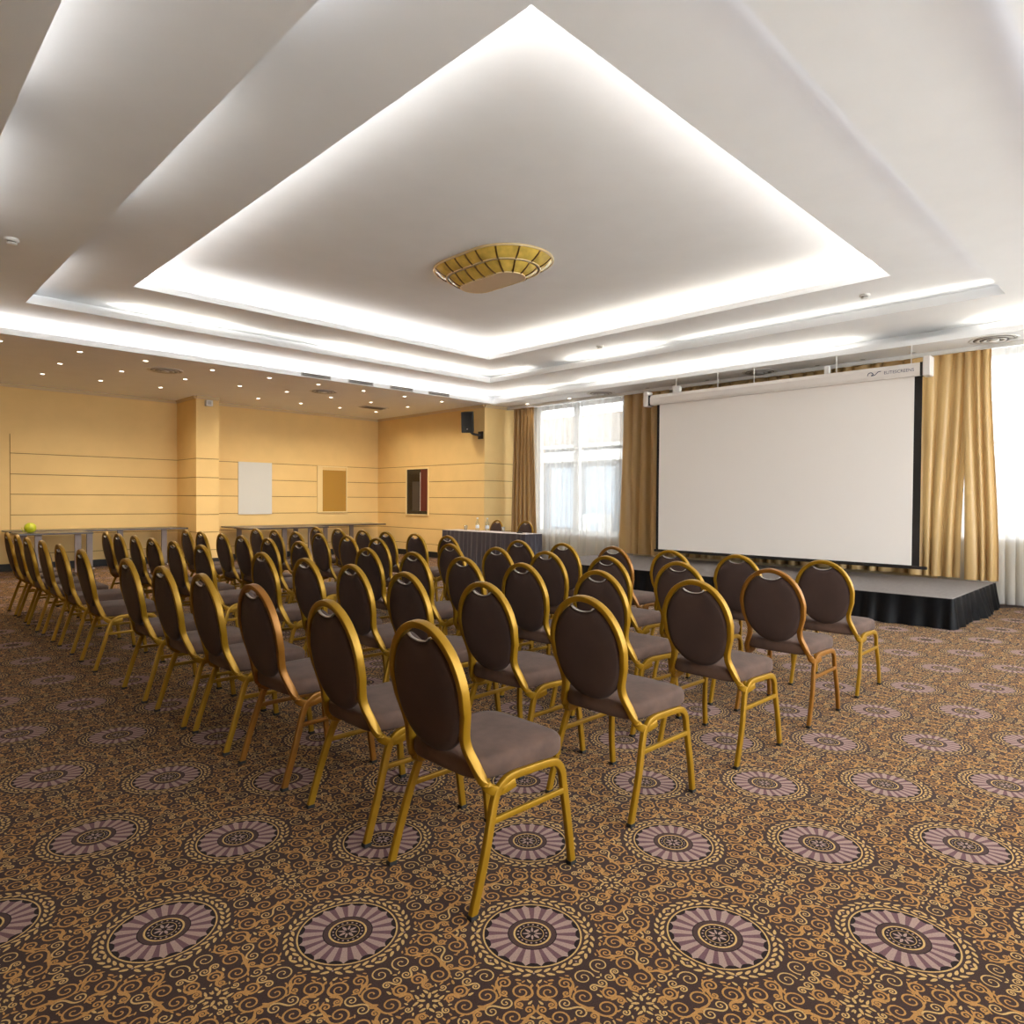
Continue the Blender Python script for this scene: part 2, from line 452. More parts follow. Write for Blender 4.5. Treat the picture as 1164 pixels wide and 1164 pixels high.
# ------------------------------------------------------------------ walls
GR = [2.15, 1.77, 1.40, 1.02, .66, .30]
def panel_wall(name, axis, c, s, a0, a1, z1=3.4, base=True, plain=None, e0=0, e1=.1):
    """boards with shadow gaps; axis 'X': wall lies in x=c, spans y a0..a1, room side direction s (-1/+1)"""
    bm = bmesh.new()
    def B(u0, u1, d0, d1, z0, z1_, mi=0):
        lo, hi = sorted((c+s*d0, c+s*d1))
        if axis == 'X': box(bm, lo, hi, u0, u1, z0, z1_, mi)
        else: box(bm, u0, u1, lo, hi, z0, z1_, mi)
    B(a0+e0, a1+e1, -.12, -.012, 0, z1, 1)
    p0 = a0
    if plain: B(a0, plain-.012, -.012, 0, .13, z1); p0 = plain
    zs = [z1]+GR+[.13]
    for k in range(len(zs)-1):
        top = zs[k]-(.007 if k else 0); bot = zs[k+1]+(.007 if k < len(zs)-2 else 0)
        B(p0, a1, -.012, 0, bot, top)
    if plain: B(plain-.012, plain, -.012, 0, 2.5, z1)
    o = obj(name, fix(bm), [M['wall'], M['groove']]); tag(o, kind='structure')
    bm = bmesh.new()
    def B2(u0, u1, d0, d1, z0, z1_):
        lo, hi = sorted((c+s*d0, c+s*d1))
        if axis == 'X': box(bm, lo, hi, u0, u1, z0, z1_)
        else: box(bm, u0, u1, lo, hi, z0, z1_)
    B2(a0, a1, -.010, .004, 0, .13)
    b = obj(name.replace('wall', 'baseboard'), fix(bm), M['black']); tag(b, kind='structure')
    bm = bmesh.new()
    lo, hi = sorted((c, c+s*.045)); lo2, hi2 = sorted((c, c+s*.022))
    if axis == 'X': box(bm, lo, hi, a0, a1, z1-.03, z1); box(bm, lo2, hi2, a0, a1, z1-.055, z1-.03)
    else: box(bm, a0, a1, lo, hi, z1-.03, z1); box(bm, a0, a1, lo2, hi2, z1-.055, z1-.03)
    t = obj('trim_1', fix(bm), M['cornice']); tag(t, kind='structure')
    return o
XE, YE = -1.2, -1.2
panel_wall('wall_left', 'Y', 15.2, -1, XE, 5.10, plain=2.23)
panel_wall('wall_left_alcove', 'Y', 14.85, -1, 5.55, 9.88, e0=-.1)
panel_wall('wall_end', 'X', 9.88, -1, 10.803, 14.85)
panel_wall('wall_corner', 'Y', 10.79, -1, 9.88, 11.0, e0=.013)
panel_wall('wall_pillar', 'Y', 14.12, -1, 5.10, 5.55, e0=.013, e1=0)
panel_wall('wall_pillar_side', 'X', 5.10, -1, 14.133, 15.2)
def plainwall(name, *b):
    bm = bmesh.new(); box(bm, *b); o = obj(name, fix(bm), M['wall']); tag(o, kind='structure'); return o
plainwall('wall_pillar_back', 5.43, 5.549, 14.245, 14.85, 0, 3.4)
bm = bmesh.new()
box(bm, XE, 11.0, YE-.2, YE, 0, .6)
for x0, x1 in ((XE, .6), (2.3, 2.9), (5.9, 6.5), (9.6, 11.0)): box(bm, x0, x1, YE-.2, YE, .6, 3.4)  # gaps between piers hold windows added out of view for fill daylight
tag(obj('wall_right', fix(bm), M['wall']), kind='structure')
plainwall('wall_near', XE-.12, XE, YE-.12, 15.3, 0, 3.4)
# dark panelled bay and a red door on the wall behind the camera (seen in the mirrors)
bm = newbox(XE, XE+.03, 1.2, 4.6, 0, 2.6); tag(obj('trim_2', bm, M['darkwall']), kind='structure')
bm = newbox(XE+.03, XE+.07, 2.0, 2.9, 0, 2.2); d1 = tag(obj('door_1', bm, M['redwood']), kind='structure')
bm = bmesh.new(); cyl(bm, (XE+.12, 2.1, 1.0), .011, .011, .12, 10, axis='Y'); cyl(bm, (XE+.07, 2.11, 1.0), .01, .01, .055, 10, axis='X')
obj('door_handle', fix(bm), M['chrome'], d1)
# window wall
bm = bmesh.new()
WX0, WX1 = 11.0, 11.22
def ww(y0, y1, z0, z1): box(bm, WX0, WX1, y0, y1, z0, z1)
ww(10.3, 10.91, 0, 3.4); ww(7.95, 10.3, 0, .62); ww(2.75, 7.95, 0, 3.4); ww(-1.0, 2.75, 0, .86); ww(YE-.12, -1.0, 0, 3.4)
tag(obj('wall_window', fix(bm), mat('window_wall_paint', srgb(222, 205, 168), .7)), kind='structure')
bm = newbox(WX0-.012, WX0-.001, YE, 10.79, 0, .11); tag(obj('baseboard_window', bm, M['greymetal']), kind='structure')
def window(name, y0, y1, z0, z1, mull, trans):
    bm = bmesh.new(); x0, x1 = 11.05, 11.12; w = .07
    box(bm, x0, x1, y0, y0+w, z0, z1); box(bm, x0, x1, y1-w, y1, z0, z1)
    box(bm, x0, x1, y0+w, y1-w, z0, z0+w); box(bm, x0, x1, y0+w, y1-w, z1-w, z1)
    for m_, ww_ in mull: box(bm, x0, x1, m_-ww_/2, m_+ww_/2, z0+w, z1-w)
    for t in trans: box(bm, x0+.002, x1-.002, y0+w, y1-w, t-.04, t+.04)
    o = obj(name, fix(bm), M['whiteframe']); tag(o, kind='structure')
    bm = newbox(11.08, 11.088, y0+w*.5, y1-w*.5, z0+w*.5, z1-w*.5)
    obj('pane', bm, M['pane'], o)
    bm = newbox(10.93, 11.22, y0-.02, y1+.02, z0-.035, z0, .006)
    obj('window_sill', bm, M['whiteframe'], o)
window('window_1', 7.95, 10.3, .655, 3.4, [(9.2, .16)], [])
window('window_2', -1.0, 2.75, .895, 3.4, [(1.0, .10), (-.3, .1)], [2.40])

# ------------------------------------------------------------------ tiered ceiling
Z0, Z1, Z2, Z3 = 3.40, 3.62, 3.82, 4.05
HO = (.67, 9.93, .57, 10.58); HM = (1.57, 8.98, 1.48, 9.66); HI = (2.47, 8.15, 2.37, 8.80)
def slab(name, o, h, z, t):
    bm = bmesh.new()
    box(bm, o[0], o[1], o[2], h[2], z, z+t); box(bm, o[0], o[1], h[3], o[3], z, z+t)
    box(bm, o[0], h[0], h[2], h[3], z, z+t); box(bm, h[1], o[1], h[2], h[3], z, z+t)
    tag(obj(name, fix(bm), M['ceiling']), kind='structure')
grow = lambda h, d: (h[0]-d, h[1]+d, h[2]-d, h[3]+d)
slab('ceiling', (XE-.12, 11.22, YE-.12, 15.3), HO, Z0, .025)
slab('ceiling_tier', grow(HO, .42), HM, Z1, .025)
slab('ceiling_tier', grow(HM, .42), HI, Z2, .025)
bm = bmesh.new(); g = grow(HI, .42); box(bm, g[0], g[1], g[2], g[3], Z3, Z3+.03)
tag(obj('ceiling_top', fix(bm), M['ceiling']), kind='structure')
def ringwall(name, h, t, z0, z1):
    bm = bmesh.new()
    box(bm, h[0]-t, h[0], h[2]-t, h[3]+t, z0, z1); box(bm, h[1], h[1]+t, h[2]-t, h[3]+t, z0, z1)
    box(bm, h[0], h[1], h[2]-t, h[2], z0, z1); box(bm, h[0], h[1], h[3], h[3]+t, z0, z1)
    o = obj(name, fix(bm), M['ceiling']); tag(o, kind='structure'); return o
for h, a, b in ((HO, Z0, Z1), (HM, Z1, Z2), (HI, Z2, Z3)):
    ringwall('trim_3', h, .02, a+.0251, a+.075)                  # lip of the light cove
    ringwall('trim_4', grow(h, .36), .02, a+.0251, b-.0001)        # back of the cove
# strip lamps hidden in the coves
def strip(x0, x1, y0, y1, z, power, col, dirv):
    L = bpy.data.lights.new('cove_strip', 'AREA'); L.shape = 'RECTANGLE'
    o = bpy.data.objects.new('cove_strip_light', L); C.objects.link(o)
    lx, ly = abs(x1-x0), abs(y1-y0); ln = max(lx, ly)
    L.size = ln; L.size_y = .04; L.energy = power*ln; L.color = col
    o.location = ((x0+x1)/2, (y0+y1)/2, z)
    d = Vector(dirv).normalized(); X = Vector((1, 0, 0)) if lx > ly else Vector((0, 1, 0))
    Zl = -d; Yl = Zl.cross(X).normalized()
    o.matrix_world = Matrix.Translation(o.location) @ Matrix((X, Yl, Zl)).transposed().to_4x4()
WARM = (1, .94, .82); NEUT = (1, .97, .92); COOL = (.95, .97, 1)
def cove(h, z, segs, P):
    off = .17; zz = z+.05
    for side, a, b, k, col in segs:
        if side == 'fy': strip(a, b, h[3]+off, h[3]+off, zz, P*k, col, (0, -1, .8))
        if side == 'ny': strip(a, b, h[2]-off, h[2]-off, zz, P*k, col, (0, 1, .8))
        if side == 'fx': strip(h[1]+off, h[1]+off, a, b, zz, P*k, col, (-1, 0, .8))
        if side == 'nx': strip(h[0]-off, h[0]-off, a, b, zz, P*k, col, (1, 0, .8))
PW = 6.5
cove(HI, Z2, [('fy', 2.4, 8.25, .8, NEUT), ('fx', 2.3, 8.85, .8, WARM), ('nx', 2.3, 8.85, .5, NEUT), ('ny', 2.4, 8.25, .75, NEUT)], PW*1.3)
cove(HM, Z1, [('fy', 2.6, 4.0, .5, WARM), ('fy', 4.0, 5.3, .12, WARM), ('fy', 5.4, 9.0, .5, WARM), ('fx', 8.75, 9.6, .3, WARM),
              ('fx', 6.0, 7.7, .6, WARM), ('fx', 1.5, 5.6, .16, WARM), ('nx', 4.2, 6.2, .25, NEUT), ('nx', 8.2, 9.7, .3, NEUT), ('nx', 1.5, 3.2, .25, COOL),
              ('ny', 1.6, 8.9, .25, COOL)], PW)
cove(HO, Z0, [('fy', .7, 9.9, .55, NEUT), ('fx', 9.2, 10.5, .6, WARM), ('fx', 8.4, 9.0, .12, WARM), ('fx', 3.4, 8.2, .5, WARM), ('fx', .6, 1.9, .6, WARM),
              ('nx', 5.2, 7.0, .2, NEUT), ('nx', 2.0, 4.5, .22, NEUT), ('nx', 9.2, 10.5, .3, NEUT), ('ny', .7, 9.9, .18, COOL)], PW)

# ------------------------------------------------------------------ banquet chair
def leg_path(y0, y1):
    return smooth_path([(-.24, y0, 0.012), (-.185, y0*.99, .19), (-.135, y1, .345), (-.105, y1, .388), (-.06, y1, .408), (.03, y1, .408),
                        (.13, y1, .404), (.175, y1, .392), (.203, y1, .355), (.213, y1, .30), (.228, y0*.985, .15), (.245, y0, .012)], 5)
def seat_bm():
    bm = bmesh.new(); n = 48; rings = []
    def outline(k, ins):
        t = 2*PI*k/n; c, s = math.cos(t), math.sin(t); e = .36
        x = math.copysign(abs(c)**e, c); y = math.copysign(abs(s)**e, s)
        hw = .213+.008*x
        return (.022+x*(.222-ins), y*(hw-ins))
    for z, ins in ((.414, .018), (.418, .006), (.430, 0), (.468, 0), (.483, .008), (.491, .024), (.495, .06), (.498, .12)):
        rings.append([bm.verts.new((*outline(k, ins), z)) for k in range(n)])
    for a, b in zip(rings, rings[1:]):
        for k in range(n): j = (k+1) % n; bm.faces.new((a[k], a[j], b[j], b[k]))
    bm.faces.new(rings[0][::-1])
    c = bm.verts.new((.018, 0, .499))
    for k in range(n): bm.faces.new((rings[-1][k], rings[-1][(k+1) % n], c))
    return fix(bm)
def lean(z): return -.252-.035*(z-.715)/.225 if z > .5 else -.252+.035*.215/.225+(.5-z)*.55
def pad_bm():
    bm = bmesh.new(); n = 64; A_, B_ = .186, .214; zc = .694
    def outline(k, s):
        t = 2*PI*k/n+PI/2; y = A_*math.cos(t); z = B_*math.sin(t)
        if abs(y) < .062 and z > 0:                      # hand hole notch at the top
            z = B_*math.sqrt(max(0, 1-(.062/A_)**2))-.026*math.sqrt(max(0, 1-(y/.062)**2))
        return y*s, z*s
    rings = []
    for dx, s in ((-.022, .0), (-.021, .55), (-.018, .86), (-.010, .975), (0, 1), (.012, .99), (.024, .94), (.034, .8), (.038, .45), (.039, 0)):
        if s == 0: rings.append([bm.verts.new((lean(zc)+dx, 0, zc))]); continue
        r = []
        for k in range(n):
            y, z = outline(k, s); r.append(bm.verts.new((lean(zc+z)+dx, y, zc+z)))
        rings.append(r)
    for a, b in zip(rings, rings[1:]):
        for k in range(n):
            j = (k+1) % n
            if len(a) == 1: bm.faces.new((a[0], b[j], b[k]))
            elif len(b) == 1: bm.faces.new((a[k], a[j], b[0]))
            else: bm.faces.new((a[k], a[j], b[j], b[k]))
    return fix(bm)
def back_frame_bm():
    bm = bmesh.new(); half = []
    # bottom hook: from the side rail up to the oval
    half = [(-.045, .213, .386), (-.085, .212, .378), (-.120, .209, .376), (-.150, .204, .390), (-.172, .196, .420), (-.190, .178, .470), (-.207, .160, .520), (-.218, .158, .560), (-.228, .170, .605), (-.238, .185, .650)]
    half = smooth_path(half, 4)
    arc = []
    for k in range(1, 32):
        t = PI*k/32; y = .1935*math.cos(t); z = .700+.2275*math.sin(t)
        arc.append(Vector((lean(z), y, z)))
    oth = [Vector((p.x, -p.y, p.z)) for p in half[::-1]]
    pts = half+arc+oth
    refs = []
    for p in pts:
        if p.z < .46: a = max(0, min(1, (p.z-.376)/.08)); refs.append((1*a+.0, 0, 1-a if a < 1 else 0))
        else: refs.append((1, 0, 0))
    # keep the wide side of the tube facing outwards: reference = sideways
    refs = []
    for i, p in enumerate(pts):
        n_ = Vector((1, 0, .14)).normalized()
        if p.z < .47:
            u = max(0, min(1, (.47-p.z)/.09)); n_ = (n_*(1-u)+Vector((.25, 0, -1))*u).normalized()
        refs.append(n_)
    sweep(bm, pts, None, .026, .034, refs=refs)
    return fix(bm)
def half_split(bm, keep):  # keep one end of a mesh
    return bm
def make_chair(metal):
    root = empty('banquet_chair', (0, 0, 0))
    obj('seat', seat_bm(), M['velvet'], root, True)
    pad = obj('backrest', pad_bm(), M['backcloth'], root, True)
    bm = bmesh.new(); pts = []
    for k in range(13):
        y = .060*(k/6-1); z = .694+.214*math.sqrt(1-(.062/.186)**2)-.026*math.sqrt(max(0, 1-(y/.062)**2))+.001
        pts.append((lean(z)-.010, y, z))
    sweep(bm, pts, (1, 0, 0), .0045, .012)
    obj('handle_trim', fix(bm), M['chrome'], pad, True)
    obj('back_frame', back_frame_bm(), metal, root, 'edges')
    for s in (1, -1):
        P = leg_path(s*.228, s*.213); n = len(P)
        i1 = min(range(n), key=lambda i: (P[i]-P[10+3]).length)
        a = 14; b = n-1-14
        for nm, seg in (('leg', P[:a+1]), ('seat_rail', P[a:b+1]), ('leg', P[b:])):
            bm = bmesh.new(); sweep(bm, seg, (0, 1, 0), .029, .022)
            o = obj(nm, fix(bm), metal, root, 'edges')
            if nm == 'leg':
                foot = seg[0] if seg[0].z < .1 else seg[-1]
                bm = newbox(foot.x-.0165, foot.x+.0165, foot.y-.013, foot.y+.013, 0, .015, .003)
                obj('foot_cap', bm, M['rubber'], o)
        bm = bmesh.new(); sweep(bm, [(-.165, s*.217, .283), (.213, s*.217, .283)], (0, 1, 0), .021, .015)
        obj('stretcher', fix(bm), metal, root, 'edges')
    return root
def copy_tree(o, parent=None):
    c = o.copy(); C.objects.link(c)
    if parent is not None: c.parent = parent
    for ch in kids[o.name]: copy_tree(ch, c)
    return c
proto_gold = make_chair(M['gold']); proto_copper = make_chair(M['copper'])
kids = {}
def index_kids(o):
    kids[o.name] = list(o.children)
    for ch in o.children: index_kids(ch)
index_kids(proto_gold); index_kids(proto_copper)
ROWS = [
 [(1.68, 1.84), (1.69, 2.47), (1.69, 3.17), (1.68, 3.79), (1.66, 4.37), (1.66, 5.07), (1.64, 6.18), (1.65, 6.98), (1.65, 7.69), (1.64, 8.36), (1.66, 9.03), (1.66, 9.62)],
 [(2.56, 1.85), (2.57, 2.51), (2.55, 3.13), (2.57, 3.73), (2.57, 4.33), (2.57, 5.01), (2.55, 6.17), (2.55, 6.86), (2.55, 7.49), (2.55, 8.06), (2.55, 8.67), (2.56, 9.2)],
 [(3.45, 1.83), (3.46, 2.47), (3.45, 3.09), (3.46, 3.7), (3.47, 4.3), (3.45, 4.93), (3.45, 6.11), (3.45, 6.78), (3.45, 7.44), (3.45, 7.97), (3.45, 8.62), (3.46, 9.15)],
 [(4.34, 1.83), (4.34, 2.47), (4.33, 3.07), (4.34, 3.69), (4.35, 4.28), (4.34, 4.9), (4.33, 6.1), (4.34, 6.71), (4.33, 7.32), (4.33, 7.9), (4.34, 8.49), (4.34, 9.06)],
 [(5.22, 1.85), (5.22, 2.49), (5.23, 3.1), (5.23, 3.68), (5.23, 4.28), (5.24, 4.89), (5.24, 6.03), (5.24, 6.65), (5.23, 7.25), (5.24, 7.81), (5.23, 8.42), (5.23, 9.03)]]
RN = ['rearmost row', 'second row from the back', 'middle row', 'second row from the front', 'front row nearest the stage']
ON = ['rightmost seat', 'second seat from right', 'third seat from right', 'fourth seat from right', 'fifth seat from right', 'leftmost seat']
COPPER = {(0, 2), (3, 0), (4, 3)}
used = set()
for r, row in enumerate(ROWS):
    for c, (x, y) in enumerate(row):
        cp = (r, c) in COPPER
        pr = proto_copper if cp else proto_gold
        if pr.name in used: o = copy_tree(pr)
        else: o = pr; used.add(pr.name)
        o.location = (x, y, .0012); o.rotation_euler = (0, 0, math.radians(random.uniform(-1.2, 1.2)))
        o['label'] = '%s brown banquet chair, %s, %s block, %s' % ('copper-framed' if cp else 'gold-framed', RN[r], 'right' if c < 6 else 'left', ON[c % 6])
        o['category'] = 'chair'; o['group'] = 'banquet chairs in rows facing the stage'
for (x, y, rz), lb in (((9.22, 10.12, 176), 'left of the two chairs behind the skirted table, partly hidden by water bottles'),
                       ((9.24, 9.28, 183), 'right of the two chairs behind the skirted table, near the sheer curtain')):
    o = copy_tree(proto_gold); o.location = (x+.12, y, .0012); o.rotation_euler = (0, 0, math.radians(rz))
    o['label'] = lb; o['category'] = 'chair'; o['group'] = 'chairs behind the skirted table'

# ------------------------------------------------------------------ drapes and sheers
def curtain(name, y0, y1, x, zb, zt, folds, amp, m, seed, nz=16, side_sway=(0, 0), jitter=.35):
    rr = random.Random(seed); per = 12; nu = folds*per
    ph = [rr.uniform(-jitter, jitter) for _ in range(folds+1)]; am = [rr.uniform(.55, 1.1) for _ in range(folds+1)]
    am2 = [rr.uniform(.35, 1.2) for _ in range(folds+1)]; dr = [rr.uniform(-.4, .4) for _ in range(folds+1)]
    bm = bmesh.new(); g = []
    for k in range(nz+1):
        w = k/nz; z = zt+(zb-zt)*w; rowv = []
        for i in range(nu+1):
            u = i/per; f = int(min(u, folds-1e-6)); t = u-f
            a = (am[f]*(1-t)+am[f+1]*t)*(1-w)+(am2[f]*(1-t)+am2[f+1]*t)*w
            p = ph[f]*(1-t)+ph[f+1]*t+w*(dr[f]*(1-t)+dr[f+1]*t)
            s = math.sin(2*PI*(u+p))
            s = s*(1-.25*s*s)
            yy = y0+(y1-y0)*(i/nu)
            edge = (1-i/nu)*side_sway[0]+(i/nu)*side_sway[1]
            yy += edge*math.sin(PI*.5*w)**2+.25*(y1-y0)/folds*math.cos(2*PI*(u+p))*.35
            rowv.append(bm.verts.new((x+amp*a*s*(.75+.35*w), yy, z)))
        g.append(rowv)
    for k in range(nz):
        for i in range(nu): bm.faces.new((g[k][i], g[k][i+1], g[k+1][i+1], g[k+1][i]))
    return obj(name, bm, m, None, True)
G1 = 'gold drapes along the window wall'
tag(curtain('drape', 10.02, 10.62, 10.62, .03, 3.392, 6, .06, M['drapedark'], 3, side_sway=(-.10, .06)), 'bronze gold drape gathered beside the left corner wall', 'curtain', G1)
tag(curtain('drape', 6.75, 7.78, 10.72, .35, 3.392, 5, .09, M['drape'], 5, side_sway=(0, .05)), 'gold drape between the left window and the projection screen', 'curtain', G1)
tag(curtain('drape', 2.78, 6.70, 10.80, .35, 3.392, 20, .07, M['drape'], 8), 'gold drape hanging behind the projection screen', 'curtain', G1)
tag(curtain('drape', 2.12, 2.80, 10.66, .35, 3.392, 4, .06, M['drape'], 21, side_sway=(.09, 0)), 'gold drape just right of the projection screen', 'curtain', G1)
tag(curtain('drape', 1.88, 2.17, 10.62, .34, 3.392, 3, .06, M['drape'], 33, side_sway=(-.12, -.04)), 'rightmost gold drape, ending at the stage corner', 'curtain', G1)
G2 = 'white sheer curtains over the windows'
tag(curtain('sheer_curtain', 8.95, 10.30, 10.86, .03, 3.392, 8, .03, M['sheer'], 41), 'left half of the white sheer curtain over the left window', 'curtain', G2)
tag(curtain('sheer_curtain', 7.62, 8.93, 10.86, .03, 3.392, 6, .03, M['sheer'], 42), 'right half of the white sheer curtain over the left window', 'curtain', G2)
tag(curtain('sheer_curtain', -1.15, 2.5, 10.86, .03, 3.392, 20, .03, M['sheer'], 43), 'white sheer curtain at the right edge, beside the stage', 'curtain', G2)
bm = newbox(10.52, 10.56, YE, 10.78, 3.345, 3.399); tag(obj('trim_5', bm, M['white']), kind='structure')

# ------------------------------------------------------------------ projection screen
SX = 9.90
ps = empty('projection_screen', (SX, 4.5, .5)); tag(ps, 'white projection screen pulled down from its white ceiling casing', 'projection screen')
def rel(bm, root): bmesh.ops.translate(bm, verts=bm.verts, vec=-Vector(root.location)); return bm
obj('screen_border', rel(newbox(SX+.002, SX+.006, 2.49, 6.47, .50, 3.0), ps), M['screenborder'], ps)
obj('screen_surface', rel(newbox(SX-.002, SX+.0015, 2.58, 6.42, .535, 2.99), ps), M['screen'], ps)
obj('bottom_bar', rel(newbox(SX-.012, SX+.02, 2.40, 6.50, .49, .53, .006), ps), M['screenborder'], ps)
bm = bmesh.new()
prof = [(SX-.07, 2.985), (SX-.085, 3.02), (SX-.085, 3.10), (SX-.06, 3.15), (SX+.05, 3.15), (SX+.05, 2.985)]
a = [bm.verts.new((x, 2.50, z)) for x, z in prof]; b = [bm.verts.new((x, 6.56, z)) for x, z in prof]
for i in range(6): bm.faces.new((a[i], a[(i+1) % 6], b[(i+1) % 6], b[i]))
bm.faces.new(a[::-1]); bm.faces.new(b)
cs = obj('casing', rel(fix(bm), ps), M['casing'], ps)
for y0, y1 in ((2.375, 2.468), (6.60, 6.69)):
    obj('end_cap', rel(newbox(SX-.10, SX+.06, y0, y1, 2.965, 3.22, .015), ps), M['casing'], ps)
for y0, y1 in ((2.468, 2.50), (6.56, 6.60)):
    obj('end_gap', rel(newbox(SX-.08, SX+.05, y0, y1, 2.98, 3.15), ps), M['black'], ps)
for y in (2.62, 3.55, 4.75, 5.35, 6.1):
    obj('hanger', rel(newbox(SX-.01, SX+.0, y-.005, y+.005, 3.15, 3.399), ps), M['white'], ps)
obj('hanger', rel(newbox(SX-.05, SX+.03, 3.64, 3.70, 3.15, 3.26), ps), M['white'], ps)
obj('hanger', rel(newbox(SX-.05, SX+.03, 6.02, 6.14, 3.15, 3.25), ps), M['white'], ps)
# lettering on the casing
def text_obj(name, body, size, loc, rot, m, parent, extr=.001):
    cu = bpy.data.curves.new('t', 'FONT'); cu.body = body; cu.size = size; cu.extrude = extr; cu.align_x = 'LEFT'
    t = bpy.data.objects.new('t', cu); C.objects.link(t)
    dg = bpy.context.evaluated_depsgraph_get(); me_ = bpy.data.meshes.new_from_object(t.evaluated_get(dg))
    bpy.data.objects.remove(t)
    o = bpy.data.objects.new(name, me_); C.objects.link(o); me_.materials.clear(); me_.materials.append(m)
    o.matrix_world = Matrix.Translation(loc) @ rot
    if parent: o.parent = parent; o.matrix_parent_inverse = Matrix.Translation(-Vector(parent.location))
    return o
RX = Matrix(((0, 0, -1), (-1, 0, 0), (0, 1, 0))).to_4x4()   # text on a face looking along -X
lt = text_obj('lettering', 'ELITESCREENS', .056, Vector((SX-.0865, 2.92, 3.045)), RX, M['navy'], ps)
bm = bmesh.new()
sweep(bm, smooth_path([(SX-.0865, 3.12, 3.045), (SX-.0865, 3.11, 3.075), (SX-.0865, 3.075, 3.085), (SX-.0865, 3.05, 3.06), (SX-.0865, 3.075, 3.045), (SX-.0865, 3.03, 3.05), (SX-.0865, 2.99, 3.085), (SX-.0865, 2.955, 3.09)], 5), (1, 0, 0), .010, .002)
obj('logo_swoosh', rel(fix(bm), ps), M['navy'], ps)

# ------------------------------------------------------------------ stage
st = empty('stage', (9.5, 4.8, 0)); tag(st, 'low grey carpeted stage with black pleated skirt below the screen', 'stage')
SY0, SY1, SXF, SXB, SZ = 1.80, 7.9, 8.42, 10.58, .33
obj('deck', rel(newbox(SXF, SXB, SY0, SY1, SZ-.03, SZ, .006), st), M['stagetop'], st)
def skirt(path, ztop, zbot, pleat, amp, flare, seed, root, name, m):
    """path: list of xy corner points, outward normal on the right-hand side"""
    rr = random.Random(seed); bm = bmesh.new(); cols = []
    for (p, q) in zip(path, path[1:]):
        p, q = Vector(p), Vector(q); L = (q-p).length; t = (q-p)/L; nrm = Vector((t.y, -t.x)); n = int(L/pleat*8)
        for i in range(n+1):
            u = i/n; s = u*L; cols.append((p+t*s, nrm, s, u))
    g = []; nz = 6; ph = rr.uniform(0, 6); acc = 0
    jit = [rr.uniform(.4, 1.3) for _ in range(400)]
    for ci, (b, nrm, s, u) in enumerate(cols):
        k = s/pleat; w = .5+.5*math.sin(2*PI*k+.9*math.sin(k*1.7+ph)); aa = jit[int(k) % 400]*(1-k % 1)+jit[(int(k)+1) % 400]*(k % 1)
        colv = []
        for j in range(nz+1):
            v_ = j/nz; off = .004+amp*w*aa*(.25+.75*v_)+flare*v_*aa
            # rounding at corners
            colv.append(bm.verts.new((b.x+nrm.x*off, b.y+nrm.y*off, ztop+(zbot-ztop)*v_)))
        g.append(colv)
    for a_, b_ in zip(g, g[1:]):
        for j in range(nz): bm.faces.new((a_[j], a_[j+1], b_[j+1], b_[j]))
    return obj(name, rel(bm, root), m, root, True)
skirt([(SXF, SY1), (SXF, SY0), (SXB+.02, SY0)][::1], SZ-.004, .006, .21, .055, .05, 4, st, 'skirt', M['skirtblack'])
obj('platform_frame', rel(newbox(SXF+.03, SXB-.02, SY0+.03, SY1-.03, .004, SZ-.03), st), M['black'], st)

# ------------------------------------------------------------------ skirted conference table
tb = empty('skirted_table', (8.83, 9.45, 0)); tag(tb, 'long table with white top and charcoal pleated skirt, by the corner wall', 'table')
obj('tabletop', rel(newbox(8.60, 9.03, 8.32, 10.62, .72, .75, .006), tb), M['tablelinen'], tb)
skirt([(9.03, 10.62), (8.60, 10.62), (8.60, 8.32), (9.03, 8.32)], .745, .012, .13, .05, .02, 9, tb, 'skirt', M['skirtgrey'])
for x in (8.66, 8.97):
    for y in (8.42, 10.52): obj('leg', rel(newbox(x-.015, x+.015, y-.015, y+.015, .003, .72), tb), M['greymetal'], tb)
def bottle(x, y, lb):
    r = empty('water_bottle', (x, y, .7505)); tag(r, lb, 'bottle', 'water bottles on the skirted table')
    bm = bmesh.new(); lathe(bm, [(0, 0), (.033, 0), (.036, .01), (.036, .13), (.03, .16), (.015, .20), (.013, .235), (0, .235)]); obj('bottle_body', fix(bm), M['clear'], r, True)
    bm = bmesh.new(); cyl(bm, (0, 0, .235), .016, .016, .022, 16); obj('cap', fix(bm), M['white'], r)
    bm = bmesh.new(); cyl(bm, (0, 0, .055), .0368, .0368, .06, 20, False); obj('paper_label', fix(bm), M['label'], r, True)
bottle(8.78, 9.78, 'clear water bottle on the skirted table, left of the pair')
bottle(8.80, 9.52, 'clear water bottle on the skirted table, right of the pair')
def tumbler(x, y, lb):
    bm = bmesh.new(); lathe(bm, [(0, 0), (.028, 0), (.034, .10), (.031, .10), (.026, .008), (0, .008)])
    o = obj('drinking_glass', fix(bm), M['clear'], None, True); o.location = (x, y, .7505); tag(o, lb, 'glass', 'drinking glasses on the skirted table')
tumbler(8.78, 10.12, 'clear drinking glass on the skirted table, left of the bottles')
tumbler(8.84, 9.12, 'clear drinking glass on the skirted table, right of the bottles')
bm = bmesh.new(); lathe(bm, [(0, 0), (.05, 0), (.06, .012), (.05, .02), (.0, .02)]); o = obj('small_dish', fix(bm), M['black'], None, True); o.location = (8.85, 8.70, .7505)
tag(o, 'small dark dish on the right end of the skirted table', 'dish')

